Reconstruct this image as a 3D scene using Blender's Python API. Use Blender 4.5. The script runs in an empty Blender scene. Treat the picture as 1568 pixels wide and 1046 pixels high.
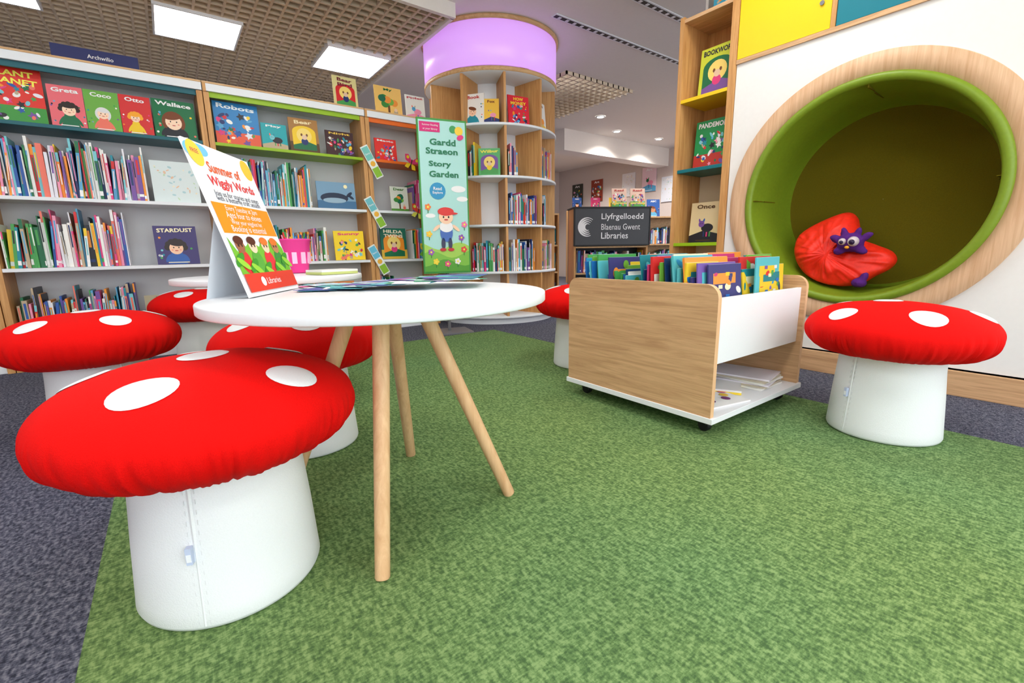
import bpy, math, random, bmesh
from mathutils import Matrix, Vector, noise
random.seed(7)
pi=math.pi
def c(r,g,b):
    return tuple(((x/255)/12.92 if x/255<=.04045 else ((x/255+.055)/1.055)**2.4) for x in (r,g,b))+(1.0,)
# ------------------------------------------------------------ materials
MATS={}
def newmat(n,rough=.5,spec=.4):
    m=bpy.data.materials.new(n);m.use_nodes=True
    nt=m.node_tree;b=nt.nodes['Principled BSDF']
    b.inputs['Roughness'].default_value=rough
    b.inputs['Specular IOR Level'].default_value=spec
    MATS[n]=m
    return m,nt,b
def plain(n,col,rough=.5,spec=.4,bump=0,bscale=200,var=0.0):
    m,nt,b=newmat(n,rough,spec)
    tc=nt.nodes.new('ShaderNodeTexCoord')
    nz=nt.nodes.new('ShaderNodeTexNoise');nz.inputs['Scale'].default_value=bscale;nz.inputs['Detail'].default_value=3
    nt.links.new(tc.outputs['Object'],nz.inputs['Vector'])
    rp=nt.nodes.new('ShaderNodeValToRGB')
    d=1-var;u=1+var
    rp.color_ramp.elements[0].position=.3;rp.color_ramp.elements[1].position=.7
    rp.color_ramp.elements[0].color=(col[0]*d,col[1]*d,col[2]*d,1)
    rp.color_ramp.elements[1].color=(min(col[0]*u,1),min(col[1]*u,1),min(col[2]*u,1),1)
    nt.links.new(nz.outputs['Fac'],rp.inputs['Fac'])
    nt.links.new(rp.outputs['Color'],b.inputs['Base Color'])
    if bump:
        bp=nt.nodes.new('ShaderNodeBump');bp.inputs['Strength'].default_value=bump;bp.inputs['Distance'].default_value=.002
        nt.links.new(nz.outputs['Fac'],bp.inputs['Height']);nt.links.new(bp.outputs['Normal'],b.inputs['Normal'])
    return m
def emit(n,col,s,base=None):
    m,nt,b=newmat(n,.3,.5)
    b.inputs['Base Color'].default_value=base or col
    b.inputs['Emission Color'].default_value=col
    b.inputs['Emission Strength'].default_value=s
def wood(n,axis,c1,c2,rough=.45):
    m,nt,b=newmat(n,rough,.35)
    tc=nt.nodes.new('ShaderNodeTexCoord');mp=nt.nodes.new('ShaderNodeMapping')
    s=[26,26,26];s[axis]=1.4
    mp.inputs['Scale'].default_value=s
    nz=nt.nodes.new('ShaderNodeTexNoise');nz.inputs['Scale'].default_value=2.2;nz.inputs['Detail'].default_value=6;nz.inputs['Roughness'].default_value=.65;nz.inputs['Distortion'].default_value=.6
    rp=nt.nodes.new('ShaderNodeValToRGB');rp.color_ramp.elements[0].position=.32;rp.color_ramp.elements[1].position=.62
    rp.color_ramp.elements[0].color=c2;rp.color_ramp.elements[1].color=c1
    nt.links.new(tc.outputs['Object'],mp.inputs['Vector']);nt.links.new(mp.outputs['Vector'],nz.inputs['Vector'])
    nt.links.new(nz.outputs['Fac'],rp.inputs['Fac']);nt.links.new(rp.outputs['Color'],b.inputs['Base Color'])
    bp=nt.nodes.new('ShaderNodeBump');bp.inputs['Strength'].default_value=.12;bp.inputs['Distance'].default_value=.001
    nt.links.new(nz.outputs['Fac'],bp.inputs['Height']);nt.links.new(bp.outputs['Normal'],b.inputs['Normal'])
def carpet(n,cols,scale,stretch,big,bump=.25):
    m,nt,b=newmat(n,.95,.1)
    tc=nt.nodes.new('ShaderNodeTexCoord');mp=nt.nodes.new('ShaderNodeMapping');mp.inputs['Scale'].default_value=stretch
    nz=nt.nodes.new('ShaderNodeTexNoise');nz.inputs['Scale'].default_value=scale;nz.inputs['Detail'].default_value=3;nz.inputs['Roughness'].default_value=.6
    mp2=nt.nodes.new('ShaderNodeMapping');mp2.inputs['Scale'].default_value=(stretch[1]*1.4,stretch[0]*1.4,1)
    nz2=nt.nodes.new('ShaderNodeTexNoise');nz2.inputs['Scale'].default_value=scale*1.3;nz2.inputs['Detail'].default_value=2
    av=nt.nodes.new('ShaderNodeMix');av.data_type='FLOAT';av.inputs[0].default_value=.42
    rp=nt.nodes.new('ShaderNodeValToRGB');e=rp.color_ramp.elements
    e[0].position=.39;e[0].color=cols[0];e[1].position=.61;e[1].color=cols[2]
    k=e.new(.5);k.color=cols[1]
    L=nt.links.new
    L(tc.outputs['Object'],mp.inputs['Vector']);L(mp.outputs['Vector'],nz.inputs['Vector'])
    L(tc.outputs['Object'],mp2.inputs['Vector']);L(mp2.outputs['Vector'],nz2.inputs['Vector'])
    L(nz.outputs['Fac'],av.inputs[2]);L(nz2.outputs['Fac'],av.inputs[3])
    L(av.outputs[0],rp.inputs['Fac'])
    n2=nt.nodes.new('ShaderNodeTexNoise');n2.inputs['Scale'].default_value=.8;n2.inputs['Detail'].default_value=3
    L(tc.outputs['Object'],n2.inputs['Vector'])
    r2=nt.nodes.new('ShaderNodeValToRGB');r2.color_ramp.elements[0].position=.35;r2.color_ramp.elements[1].position=.65
    r2.color_ramp.elements[0].color=big[0];r2.color_ramp.elements[1].color=big[1]
    L(n2.outputs['Fac'],r2.inputs['Fac'])
    mx=nt.nodes.new('ShaderNodeMix');mx.data_type='RGBA';mx.blend_type='MULTIPLY';mx.inputs[0].default_value=1
    L(rp.outputs['Color'],mx.inputs[6]);L(r2.outputs['Color'],mx.inputs[7])
    L(mx.outputs[2],b.inputs['Base Color'])
    bp=nt.nodes.new('ShaderNodeBump');bp.inputs['Strength'].default_value=bump;bp.inputs['Distance'].default_value=.002
    L(av.outputs[0],bp.inputs['Height']);L(bp.outputs['Normal'],b.inputs['Normal'])
m,nt,b=newmat('v',.42,.4)
at=nt.nodes.new('ShaderNodeAttribute');at.attribute_name='Col';nt.links.new(at.outputs['Color'],b.inputs['Base Color'])
W1=c(224,184,134);W2=c(198,152,102)
wood('woodx',0,W1,W2);wood('woody',1,c(220,178,134),c(188,144,104));wood('woodz',2,c(216,164,104),c(188,132,76))
wood('ringwood',2,c(226,188,152),c(206,162,124))
wood('ash',2,c(236,194,150),c(218,170,126))
plain('white',c(238,241,246),.35,.4,var=.01)
plain('shelfwhite',c(234,238,242),.4,var=.01)
plain('leather',c(236,240,243),.45,.4,.25,350,.015)
plain('red',c(228,8,5),.85,.15,.5,600,.08)
plain('plaster',c(240,234,228),.9,.1,.05,30,.01)
plain('wallw',c(238,236,234),.7,.2,.03,40,.01)
plain('wallfar',c(212,200,194),.8,.2,.03,40,.02)
plain('slat',c(214,196,172),.6,.3,0,30,.04)
plain('void',c(60,54,48),.9,.1)
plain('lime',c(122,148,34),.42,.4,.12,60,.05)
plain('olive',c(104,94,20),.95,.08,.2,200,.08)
plain('bag',c(240,40,18),.48,.4,.15,60,.08)
plain('purple',c(86,40,120),.9,.1,.4,300,.1)
plain('grey',c(72,74,78),.5)
plain('metal',c(120,120,125),.35,.5)
plain('black',c(22,22,24),.5)
plain('backgrey',c(212,214,216),.6,var=.01)
plain('yellow',c(248,206,0),.4,var=.01)
plain('teal',c(0,122,140),.4,var=.01)
emit('panel',(1,.985,.95,1),14)
emit('spotlamp',(1,.95,.85,1),30)
emit('lav',c(208,156,236),.6,c(206,158,236))
carpet('cgreen',(c(76,100,62),c(104,130,80),c(136,158,104)),120,(1,.42,1),((.88,1,1.02,1),(1.02,1,.86,1)))
carpet('cgrey',(c(48,50,62),c(84,86,100),c(124,124,134)),115,(1,.5,1),((.92,.92,1,1),(1,1,.97,1)))
# ------------------------------------------------------------ mesh builder
WH=c(245,245,245)
class MB:
    def __init__(s): s.v=[];s.f=[];s.m=[];s.c=[];s.mats=[];s.M=Matrix();s.sm=[]
    def mi(s,n):
        if n not in s.mats: s.mats.append(n)
        return s.mats.index(n)
    def add(s,vs,fs,mat='v',col=WH,smooth=False):
        o=len(s.v);s.v+=[tuple(s.M@Vector(p)) for p in vs]
        k=s.mi(mat)
        for f in fs:
            s.f.append([o+i for i in f]);s.m.append(k);s.c.append(col);s.sm.append(smooth)
    def box(s,x0,x1,y0,y1,z0,z1,mat='v',col=WH):
        s.add([(x0,y0,z0),(x1,y0,z0),(x1,y1,z0),(x0,y1,z0),(x0,y0,z1),(x1,y0,z1),(x1,y1,z1),(x0,y1,z1)],
          [(3,2,1,0),(4,5,6,7),(0,1,5,4),(1,2,6,5),(2,3,7,6),(3,0,4,7)],mat,col)
    def lathe(s,prof,seg,mat='v',col=WH,fn=None,a0=0,a1=2*pi):
        full=abs(a1-a0-2*pi)<1e-6;n=seg if full else seg+1
        vs=[];fs=[]
        for (r,z) in prof:
            for i in range(n):
                a=a0+(a1-a0)*i/seg
                rr=r;zz=z
                if fn: rr,zz=fn(r,z,a)
                vs.append((rr*math.cos(a),rr*math.sin(a),zz))
        for j in range(len(prof)-1):
            for i in range(seg):
                i2=(i+1)%n
                fs.append((j*n+i,j*n+i2,(j+1)*n+i2,(j+1)*n+i))
        s.add(vs,fs,mat,col,True)
    def rod(s,p,q,r1,r2,mat='v',col=WH,seg=20):
        p=Vector(p);q=Vector(q);d=(q-p).normalized()
        x=d.orthogonal().normalized();y=d.cross(x)
        vs=[];
        for k,(o,r) in enumerate(((p,r1*.85),(p+d*.004,r1),(q,r2))):
            for i in range(seg):
                a=2*pi*i/seg;vs.append(tuple(o+x*r*math.cos(a)+y*r*math.sin(a)))
        fs=[]
        for k in range(2):
            for i in range(seg):
                i2=(i+1)%seg;fs.append((k*seg+i,k*seg+i2,(k+1)*seg+i2,(k+1)*seg+i))
        s.add(vs,fs,mat,col,True)
        s.add([vs[i] for i in range(seg)],[tuple(range(seg))[::-1]],mat,col)
        s.add([vs[2*seg+i] for i in range(seg)],[tuple(range(seg))],mat,col)
    def ext(s,pts,y0,y1,mat='v',col=WH,edge=None,ecol=None):
        n=len(pts)
        vs=[(x,y0,z) for x,z in pts]+[(x,y1,z) for x,z in pts]
        s.add(vs,[tuple(range(n)),tuple(range(n,2*n))[::-1]],mat,col)
        s.add(vs,[((i+1)%n,i,n+i,n+(i+1)%n) for i in range(n)],edge or mat,ecol or col)
    def ell(s,cx,cz,rx,rz,y,col,rot=0,n=20,mat='v'):
        cr,sr=math.cos(rot),math.sin(rot);vs=[]
        for i in range(n):
            a=2*pi*i/n;X=rx*math.cos(a);Z=rz*math.sin(a)
            vs.append((cx+X*cr-Z*sr,y,cz+X*sr+Z*cr))
        s.add(vs,[tuple(range(n))],mat,col)
    def rect(s,x0,x1,z0,z1,y,col,mat='v'):
        s.add([(x0,y,z0),(x1,y,z0),(x1,y,z1),(x0,y,z1)],[(0,1,2,3)],mat,col)
    def pol(s,pts,y,col,mat='v'):
        s.add([(x,y,z) for x,z in pts],[tuple(range(len(pts)))],mat,col)
    def text(s,t,cx,cz,w,y,col,h=None,rot=0,bold=.0,mat='v'):
        cu=bpy.data.curves.new('t','FONT');cu.body=t;cu.resolution_u=2;cu.offset=bold
        o=bpy.data.objects.new('t',cu);bpy.context.scene.collection.objects.link(o)
        dg=bpy.context.evaluated_depsgraph_get();dg.update()
        me=bpy.data.meshes.new_from_object(o.evaluated_get(dg))
        if len(me.vertices):
            xs=[p.co.x for p in me.vertices];ys=[p.co.y for p in me.vertices]
            W=max(xs)-min(xs);Hh=max(ys)-min(ys);mx=(max(xs)+min(xs))/2;my=(max(ys)+min(ys))/2
            k=w/W;kz=k if h is None else h/Hh
            cr,sr=math.cos(rot),math.sin(rot);vs=[]
            for p in me.vertices:
                X=(p.co.x-mx)*k;Z=(p.co.y-my)*kz
                vs.append((cx+X*cr-Z*sr,y,cz+X*sr+Z*cr))
            s.add(vs,[tuple(f.vertices) for f in me.polygons],mat,col)
        bpy.data.objects.remove(o);bpy.data.curves.remove(cu);bpy.data.meshes.remove(me)
    def obj(s,name,bevel=0,sub=0,parent=None):
        me=bpy.data.meshes.new(name)
        xs=[min(p[i] for p in s.v) for i in range(3)];xe=[max(p[i] for p in s.v) for i in range(3)]
        o0=Vector(((xs[0]+xe[0])/2,(xs[1]+xe[1])/2,xs[2]))
        me.from_pydata([tuple(Vector(p)-o0) for p in s.v],[],s.f)
        for n in s.mats: me.materials.append(MATS[n])
        me.polygons.foreach_set('material_index',s.m)
        me.polygons.foreach_set('use_smooth',s.sm)
        ca=me.color_attributes.new('Col','FLOAT_COLOR','CORNER')
        arr=[]
        for f,cc in zip(s.f,s.c): arr+=list(cc)*len(f)
        ca.data.foreach_set('color',arr)
        me.update()
        o=bpy.data.objects.new(name,me);o.location=o0
        bpy.context.scene.collection.objects.link(o)
        if bevel:
            md=o.modifiers.new('b','BEVEL');md.width=bevel;md.segments=2;md.limit_method='ANGLE';md.angle_limit=math.radians(50);md.harden_normals=False
        if parent:
            o.parent=parent;o.matrix_parent_inverse=parent.matrix_world.inverted()
        return o
def RZ(a): return Matrix.Rotation(a,4,'Z')
def T(x,y,z): return Matrix.Translation((x,y,z))
# ------------------------------------------------------------ room shell
ZC=2.69
b=MB()
def fl(x0,x1,y0,y1,mat): b.add([(x0,y0,0),(x1,y0,0),(x1,y1,0),(x0,y1,0)],[(0,1,2,3)],mat)
GX0,GX1,GY1=-.215,2.31,3.4
fl(GX0,GX1,-2.5,GY1,'cgreen');fl(-3,GX0,-2.5,9.3,'cgrey');fl(GX1,8.5,-2.5,9.3,'cgrey');fl(GX0,GX1,GY1,9.3,'cgrey')
b.box(-3,8.5,-2.5,9.3,-.06,-.01,'grey')
b.obj('floor')
b=MB()
b.box(-3,8.5,-2.5,3.65,ZC,ZC+.1,'plaster')
b.box(2.15,3.9,3.65,9.3,ZC,ZC+.1,'plaster');b.box(3.9,5.1,3.65,4.15,ZC,ZC+.1,'plaster');b.box(3.9,5.1,5.6,9.3,ZC,ZC+.1,'plaster');b.box(5.1,8.5,3.65,9.3,ZC,ZC+.1,'plaster')
b.box(-3,2.15,3.65,9.3,3.0,3.1,'void');b.box(3.9,5.1,4.15,5.6,3.0,3.1,'void')
b.box(5.6,8.5,6.0,6.3,2.35,ZC,'plaster')
b.obj('ceiling')
b=MB()
def grid(x0,x1,y0,y1,z,p=.0975,t=.018,h=.05):
    x=x0
    while x<=x1:
        b.box(x,x+t,y0,y1,z,z+h,'slat');x+=p
    y=y0
    while y<=y1:
        b.box(x0,x1,y,y+t,z+.001,z+h+.001,'slat');y+=p
grid(-3,2.13,3.66,9.25,2.605)
b.box(2.13,2.16,3.65,9.3,2.58,3.0,'plaster');b.box(-3,2.16,3.62,3.66,2.58,3.0,'plaster')
b.obj('trim_1')
b=MB();grid(3.92,5.08,4.17,5.58,2.66);b.obj('trim_2')
def wall(n,x0,x1,y0,y1,z0=0,z1=3.1,mat='wallfar'):
    w=MB();w.box(x0,x1,y0,y1,z0,z1,mat);return w.obj(n)
wall('wall_left',-3.1,-3,-2.5,9.3);wall('wall_back',-3.1,8.6,9.3,9.4);wall('wall_far_right',8.5,8.6,-2.5,9.3)
b=MB();b.box(-3.1,8.6,-2.6,-2.5,0,.35,'wallw');b.box(-3.1,8.6,-2.6,-2.5,2.55,3.1,'wallw')
for x in (-3.1,-.2,2.7,5.6,8.45): b.box(x,x+.15,-2.6,-2.5,.35,2.55,'wallw')
b.obj('wall_front')
def lightpanel(x,y,z):
    b=MB();b.box(x-.29,x+.29,y-.29,y+.29,z,z+.02,'panel')
    for (a0,a1,b0,b1) in ((-.305,.305,-.305,-.29),(-.305,.305,.29,.305),(-.305,-.29,-.29,.29),(.29,.305,-.29,.29)):
        b.box(x+a0,x+a1,y+b0,y+b1,z-.008,z+.05,'white')
    b.obj('ceiling_light_panel')
for x,y in ((.465,5.04),(1.75,5.03),(-.82,5.04),(-.82,7.4),(1.2,7.4)): lightpanel(x,y,2.59)
for x,y in ((-1.4,2.4),(.9,2.5),(-1.4,.2),(.7,.2),(2.2,1.2),(1.6,-1.5),(-.6,-1.6),(5.2,2.0),(7.2,3.0)): lightpanel(x,y,ZC-.012)
for y,x0,x1 in ((3.3,2.95,5.2),(2.72,2.95,4.6)):
    b=MB();b.box(x0,x1,y-.035,y+.035,ZC-.008,ZC-.001,'white');b.box(x0+.01,x1-.01,y-.02,y+.02,ZC-.01,ZC-.007,'black')
    x=x0+.05
    while x<x1: b.box(x,x+.03,y-.015,y+.015,ZC-.012,ZC-.009,'white');x+=.09
    b.obj('ceiling_air_slot')
for x,y in ((6.5,6.0-.35),(5.6,5.2),(7.6,5.6),(7.4,7.4),(6.3,7.6),(6.6,4.3),(5.4,3.6),(5.0,6.6)):
    b=MB();b.M=T(x,y,ZC-.012);b.lathe([(.001,.003),(.05,.003)],20,'spotlamp');b.lathe([(.05,.003),(.055,0),(.075,.002),(.078,.011)],24,'white');b.obj('ceiling_downlight')
    l=bpy.data.lights.new('downlight','SPOT');l.energy=90;l.spot_size=2.4;l.spot_blend=.7;l.shadow_soft_size=.06;l.color=(1,.94,.88)
    o=bpy.data.objects.new('downlight_lamp',l);o.location=(x,y,ZC-.05);bpy.context.scene.collection.objects.link(o)
# ------------------------------------------------------------ books
PAL=[c(*x) for x in ((240,240,238),(232,232,240),(245,245,240),(236,236,232),(40,90,170),(30,50,110),(90,170,215),(225,60,130),(240,150,180),(215,35,40),(245,205,40),(245,150,40),(70,160,80),(25,110,70),(120,80,160),(30,30,40),(120,200,210),(190,170,140),(240,120,100),(20,140,160))]
def spines(b,x0,x1,z,y,hmin=.19,hmax=.29,tmin=.004,tmax=.015,fn=None,rng=random,dep=.19):
    """row of upright books, spine face at local y (normal -y)"""
    x=x0;run=0;hb=rng.uniform(hmin,hmax)
    while x<x1-.005:
        if run<=0:
            run=rng.randint(1,6);hb=rng.uniform(hmin,hmax);cb_=rng.choice(PAL)
        run-=1
        t=rng.uniform(tmin,tmax)
        if rng.random()<.12:t*=1.7
        if x+t>x1:t=x1-x
        h=min(hmax,max(hmin,hb+rng.uniform(-.035,.035)));col=rng.choice(PAL) if rng.random()<.75 else cb_;d=y+rng.uniform(0,.035)
        M0=b.M.copy()
        if rng.random()<.3:
            a=rng.uniform(-.04,.08);b.M=M0@T(x,0,z)@Matrix.Rotation(a,4,'Y')@T(-x,0,-z)
        zz=z+.001
        b.box(x,x+t*.96,d,d+dep,zz,zz+h,'v',col)
        if t>.005:
            k=rng.choice(PAL);k2=rng.choice(PAL);q=rng.uniform(.3,.6);s=rng.random()
            if s<.45: b.rect(x+t*.25,x+t*.7,zz+h*q,zz+h*rng.uniform(.85,.95),d-.0006,k)
            elif s<.75:
                b.rect(x,x+t*.96,zz+h*.8,zz+h,d-.0006,k)
                b.rect(x+t*.3,x+t*.65,zz+h*.3,zz+h*.75,d-.0006,k2)
            if rng.random()<.5: b.rect(x,x+t*.96,zz+rng.uniform(.008,.03),zz+rng.uniform(.035,.055),d-.0008,rng.choice((WH,WH,WH,k2)))
        b.M=M0;x+=t
CR_=random.Random(21)
def cover(b,w,h,bg,title='',tc=WH,kind=0,band=None,rng=CR_):
    t=.01
    b.box(-w/2,w/2,-t/2,t/2,0,h,'v',bg);y=-t/2-.0006
    b.rect(-w/2+.003,w/2,.001,h-.001,y+.0003,bg)
    if band: b.rect(-w/2,w/2,0,h*.3,y,band)
    DK=(c(120,60,20),c(40,25,20),c(250,170,40),c(225,225,225),c(170,50,30))
    if kind==0:
        s=rng.choice((c(250,205,170),c(255,220,190),c(200,140,100)));hr=rng.choice(DK);cl=rng.choice(PAL[4:])
        hs=rng.randint(0,3);ox=rng.uniform(-.06,.06)*w;sc=rng.uniform(.75,1.1)
        if hs==0:
            for q in(-1,1): b.ell(ox+q*w*.2*sc,h*.33,w*.07,w*.2*sc,y-.0003,hr,q*.25)
        elif hs==1: b.ell(ox,h*.42,w*.27*sc,w*.3*sc,y-.0003,hr)
        elif hs==2:
            for q in range(7): b.ell(ox+w*.22*sc*math.cos(q*.52),h*.44+w*.2*sc*math.sin(q*.52),w*.09,w*.09,y-.0003-q*.00002,hr,n=12)
        b.pol([(ox-w*.27*sc,.002),(ox+w*.27*sc,.002),(ox+w*.15*sc,h*.3),(ox-w*.15*sc,h*.3)],y-.0006,cl)
        b.ell(ox,h*.3,w*.15*sc,h*.05,y-.0007,cl)
        for q in(-1,1): b.ell(ox+q*w*.24*sc,h*.16,w*.05,h*.12,y-.0008,cl,q*.5)
        b.ell(ox,h*.42,w*.19*sc,w*.2*sc,y-.0010,s);b.ell(ox,h*.42+w*.15*sc,w*.2*sc,w*.08*sc,y-.0013,hr,rng.uniform(-.3,.3))
        for q in(-1,1):
            b.ell(ox+q*w*.07*sc,h*.42+w*.02,w*.016,w*.022,y-.0016,c(20,20,20),n=10);b.ell(ox+q*w*.11*sc,h*.42-w*.05,w*.025,w*.018,y-.0015,c(240,150,130),n=10)
        b.ell(ox,h*.42-w*.08*sc,w*.045,w*.012,y-.0016,c(190,50,50),n=10)
        for q in range(8): b.ell(rng.choice((-1,1))*w*rng.uniform(.33,.45),h*rng.uniform(.1,.72),w*.03,w*.03,y-.0002,rng.choice(PAL),n=10)
    elif kind==1:
        for i in range(34):
            a=(rng.uniform(-.4,.4)*w,rng.uniform(.06,.7)*h)
            if i%3==0:
                r=w*rng.uniform(.05,.11);p=[(a[0]+(r if k%2 else r*.5)*math.cos(k*pi/5),a[1]+(r if k%2 else r*.5)*math.sin(k*pi/5)) for k in range(10)]
                b.pol(p,y-.0004-i*.00004,rng.choice(PAL))
            else: b.ell(a[0],a[1],w*rng.uniform(.02,.1),w*rng.uniform(.02,.06),y-.0004-i*.00004,rng.choice(PAL),rng.uniform(0,3),12)
    elif kind==2:
        b.pol([(-w/2,0),(w/2,0),(w/2,h*.2),(0,h*.3),(-w/2,h*.17)],y-.0003,rng.choice(PAL[4:]))
        b.ell(w*.1,h*.36,w*.2,w*.13,y-.0006,rng.choice(PAL[4:]));b.ell(-w*.1,h*.46,w*.1,w*.1,y-.0009,rng.choice(PAL[4:]))
        for q in(-1,1): b.ell(-w*.1+q*w*.07,h*.46+w*.1,w*.03,w*.07,y-.0008,rng.choice(PAL[4:]),-q*.3)
        for q in range(3): b.rect(w*(-.02+.1*q),w*(.02+.1*q),h*.14,h*.33,y-.0005,rng.choice(PAL[4:]))
        b.ell(-w*.13,h*.47,w*.012,w*.014,y-.0012,c(20,20,20),n=8);b.ell(-w*.07,h*.47,w*.012,w*.014,y-.0012,c(20,20,20),n=8)
    elif kind==3:
        b.rect(-w/2,w/2,0,h*.3,y-.0002,c(60,110,150));b.ell(-.02,h*.4,w*.36,h*.2,y-.0004,c(20,40,70));b.ell(-.02,h*.31,w*.3,h*.1,y-.0007,c(150,180,200));b.ell(w*.33,h*.55,w*.1,h*.06,y-.0004,c(20,40,70),.7);b.ell(w*.38,h*.45,w*.08,h*.05,y-.0004,c(20,40,70),-.6);b.ell(w*.25,h*.85,w*.05,w*.05,y-.0004,c(250,240,190))
    elif kind==4:
        f=rng.choice(PAL[9:15]);b.rect(-w*.4,w*.4,h*.08,h*.6,y-.0003,f);b.ell(0,h*.6,w*.4,w*.22,y-.00035,f)
        b.ell(0,h*.5,w*.26,w*.26,y-.0006,c(250,220,120));b.pol([(-w*.4,h*.08),(w*.4,h*.08),(w*.4,h*.25),(w*.1,h*.33),(-w*.4,h*.2)],y-.0009,rng.choice(PAL[12:15]))
        b.ell(0,h*.32,w*.12,h*.1,y-.0012,rng.choice(PAL[4:12]));b.ell(0,h*.45,w*.09,w*.09,y-.0013,c(235,200,170))
        for q in(-1,1): b.ell(q*w*.09,h*.45+w*.08,w*.035,w*.05,y-.0012,c(120,70,40))
    elif kind==5:
        b.rect(-w*.04,w*.04,h*.08,h*.4,y-.0003,c(110,70,40))
        for i in range(9): b.ell(w*rng.uniform(-.25,.25),h*rng.uniform(.38,.62),w*.14,w*.12,y-.0005-.00004*i,rng.choice((c(60,140,60),c(120,180,70),c(30,110,80),c(240,150,60))))
        b.rect(-w/2,w/2,0,h*.1,y-.0009,c(90,150,60));b.ell(w*.25,h*.15,w*.08,w*.1,y-.0012,rng.choice(PAL[4:]));b.ell(w*.25,h*.24,w*.06,w*.06,y-.0013,c(240,205,170))
    elif kind==6: # pale sketch landscape
        for i in range(30): b.ell(w*rng.uniform(-.42,.42),h*rng.uniform(.08,.9),w*rng.uniform(.01,.05),w*rng.uniform(.01,.03),y-.0003-.00002*i,rng.choice((c(170,205,210),c(225,190,160),c(190,215,180),c(240,230,200))),rng.uniform(0,3),10)
    if title:
        ls=title.split('\n')
        for i,l in enumerate(ls):
            ww=min(w*.84,w*.84*len(l)/6+.01)
            b.text(l,0,h*(.89-.14*i)-.0,ww,y-.002,tc,h=h*.105,bold=.03,rot=rng.uniform(-.05,.05))
    if kind in(0,2) and h>.2: b.rect(-w*.25,w*.25,h*.04,h*.06,y-.002,tc)
def book(M,w,h,bg,title='',tc=WH,kind=0,band=None,tilt=.09,name='picture_book'):
    b=MB();b.M=M@Matrix.Rotation(-tilt,4,'X');cover(b,w,h,bg,title,tc,kind,band);return b.obj(name)
# ------------------------------------------------------------ bookcases
YB=4.08;D=.3
SH=(.21,.643,1.075,1.505);TOP=1.89
def bookcase(x0,x1,accent):
    b=MB();t=.035
    b.box(x0,x0+t,YB,YB+D,0,TOP-.055,'woodz');b.box(x1-t,x1,YB,YB+D,0,TOP-.055,'woodz')
    b.box(x0+t,x1-t,YB+D-.02,YB+D,.0,TOP-.05,'backgrey')
    b.box(x0,x1,YB-.004,YB+D,TOP-.05,TOP,'shelfwhite')
    b.box(x0,x1,YB-.006,YB+D,TOP,TOP+.012,'woodx')
    b.box(x0,x0+.02,YB-.008,YB,TOP-.055,TOP,'woodz')
    b.box(x0+t,x1-t,YB+.015,YB+.03,TOP-.085,TOP-.05,'v',accent)
    for i,z in enumerate(SH):
        if i==3: b.box(x0+t,x1-t,YB+.005,YB+D-.02,z-.022,z,'v',accent)
        else: b.box(x0+t,x1-t,YB+.005,YB+D-.02,z-.022,z,'shelfwhite')
    b.box(x0+t,x1-t,YB+.02,YB+.04,0,SH[0]-.022,'shelfwhite')
    return b.obj('bookcase',bevel=.0015)
bookcase(-2.0,-.845,c(200,40,60));bookcase(-.84,.352,c(0,92,104));bookcase(.357,1.50,c(150,190,20));bookcase(1.505,2.13,c(238,110,30))
R=random.Random(11)
def rowset(name,rows):
    b=MB()
    for (x0,x1,z,kw) in rows: spines(b,x0,x1,z,YB+.035,rng=R,**kw)
    b.obj(name)
rowset('row_of_books',[(-1.95,-.9,z,{}) for z in SH])
rowset('row_of_books',[(-.79,-.04,SH[2],dict(hmin=.25,hmax=.38,tmin=.005,tmax=.018)),(-.79,-.2,SH[1],dict(hmin=.22,hmax=.37,tmin=.005,tmax=.017)),(-.79,-.2,SH[0],dict(hmin=.2,hmax=.31))])
rowset('row_of_books',[(.42,1.03,SH[2],dict(hmin=.24,hmax=.34)),(.42,1.12,SH[1],dict(hmin=.2,hmax=.29)),(.42,1.0,SH[0],{})])
rowset('row_of_books',[(1.56,1.72,SH[0],{}),(1.9,2.08,SH[1],{}),(1.92,2.08,SH[2],{})])
def fb(xc,z,w,h,bg,title,tc=WH,kind=0,band=None,y=YB+.06):
    return book(T(xc,y,z+.002),w,h,bg,title,tc,kind,band)
S=SH
fb(-.60,S[3],.255,.315,c(225,50,40),'PLANT\nPLANET',c(250,240,90),1,c(60,150,60))
fb(-.375,S[3],.165,.25,c(236,110,120),'Greta',WH,0)
fb(-.205,S[3],.17,.25,c(110,175,70),'Coco',WH,0)
fb(-.035,S[3],.165,.25,c(215,50,50),'Otto',WH,0)
fb(.175,S[3],.24,.255,c(15,110,65),'Wallace',WH,0)
fb(.125,S[2],.27,.28,c(215,228,228),'',c(90,120,120),6)
fb(.075,S[1],.25,.27,c(60,50,110),'STARDUST',c(250,240,200),0)
fb(0.0,S[0],.32,.22,c(170,160,130),'Wild',c(80,60,40),2)
fb(.555,S[3],.29,.3,c(40,130,195),'Robots',c(240,250,255),1,c(230,90,60))
fb(.80,S[3],.18,.19,c(20,165,175),'Play',WH,2)
fb(1.02,S[3],.22,.26,c(170,120,60),'Bear',c(250,230,180),4,c(90,60,30))
fb(1.30,S[3],.23,.2,c(60,25,30),'Night',c(240,200,80),1)
fb(1.235,S[2],.32,.22,c(120,160,190),'',WH,3)
fb(1.31,S[1],.26,.25,c(250,215,30),'Sunny',c(230,40,120),1)
fb(1.2,S[0],.25,.25,c(220,130,60),'Home',WH,5)
fb(1.70,S[3],.2,.19,c(235,50,45),'Magic',WH,1)
fb(1.80,S[2],.17,.22,c(225,228,215),'Dear',c(80,130,60),5)
fb(1.72,S[1],.25,.28,c(30,110,90),'HILDA\nTWINS',c(250,240,210),4,c(220,180,60))
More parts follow.
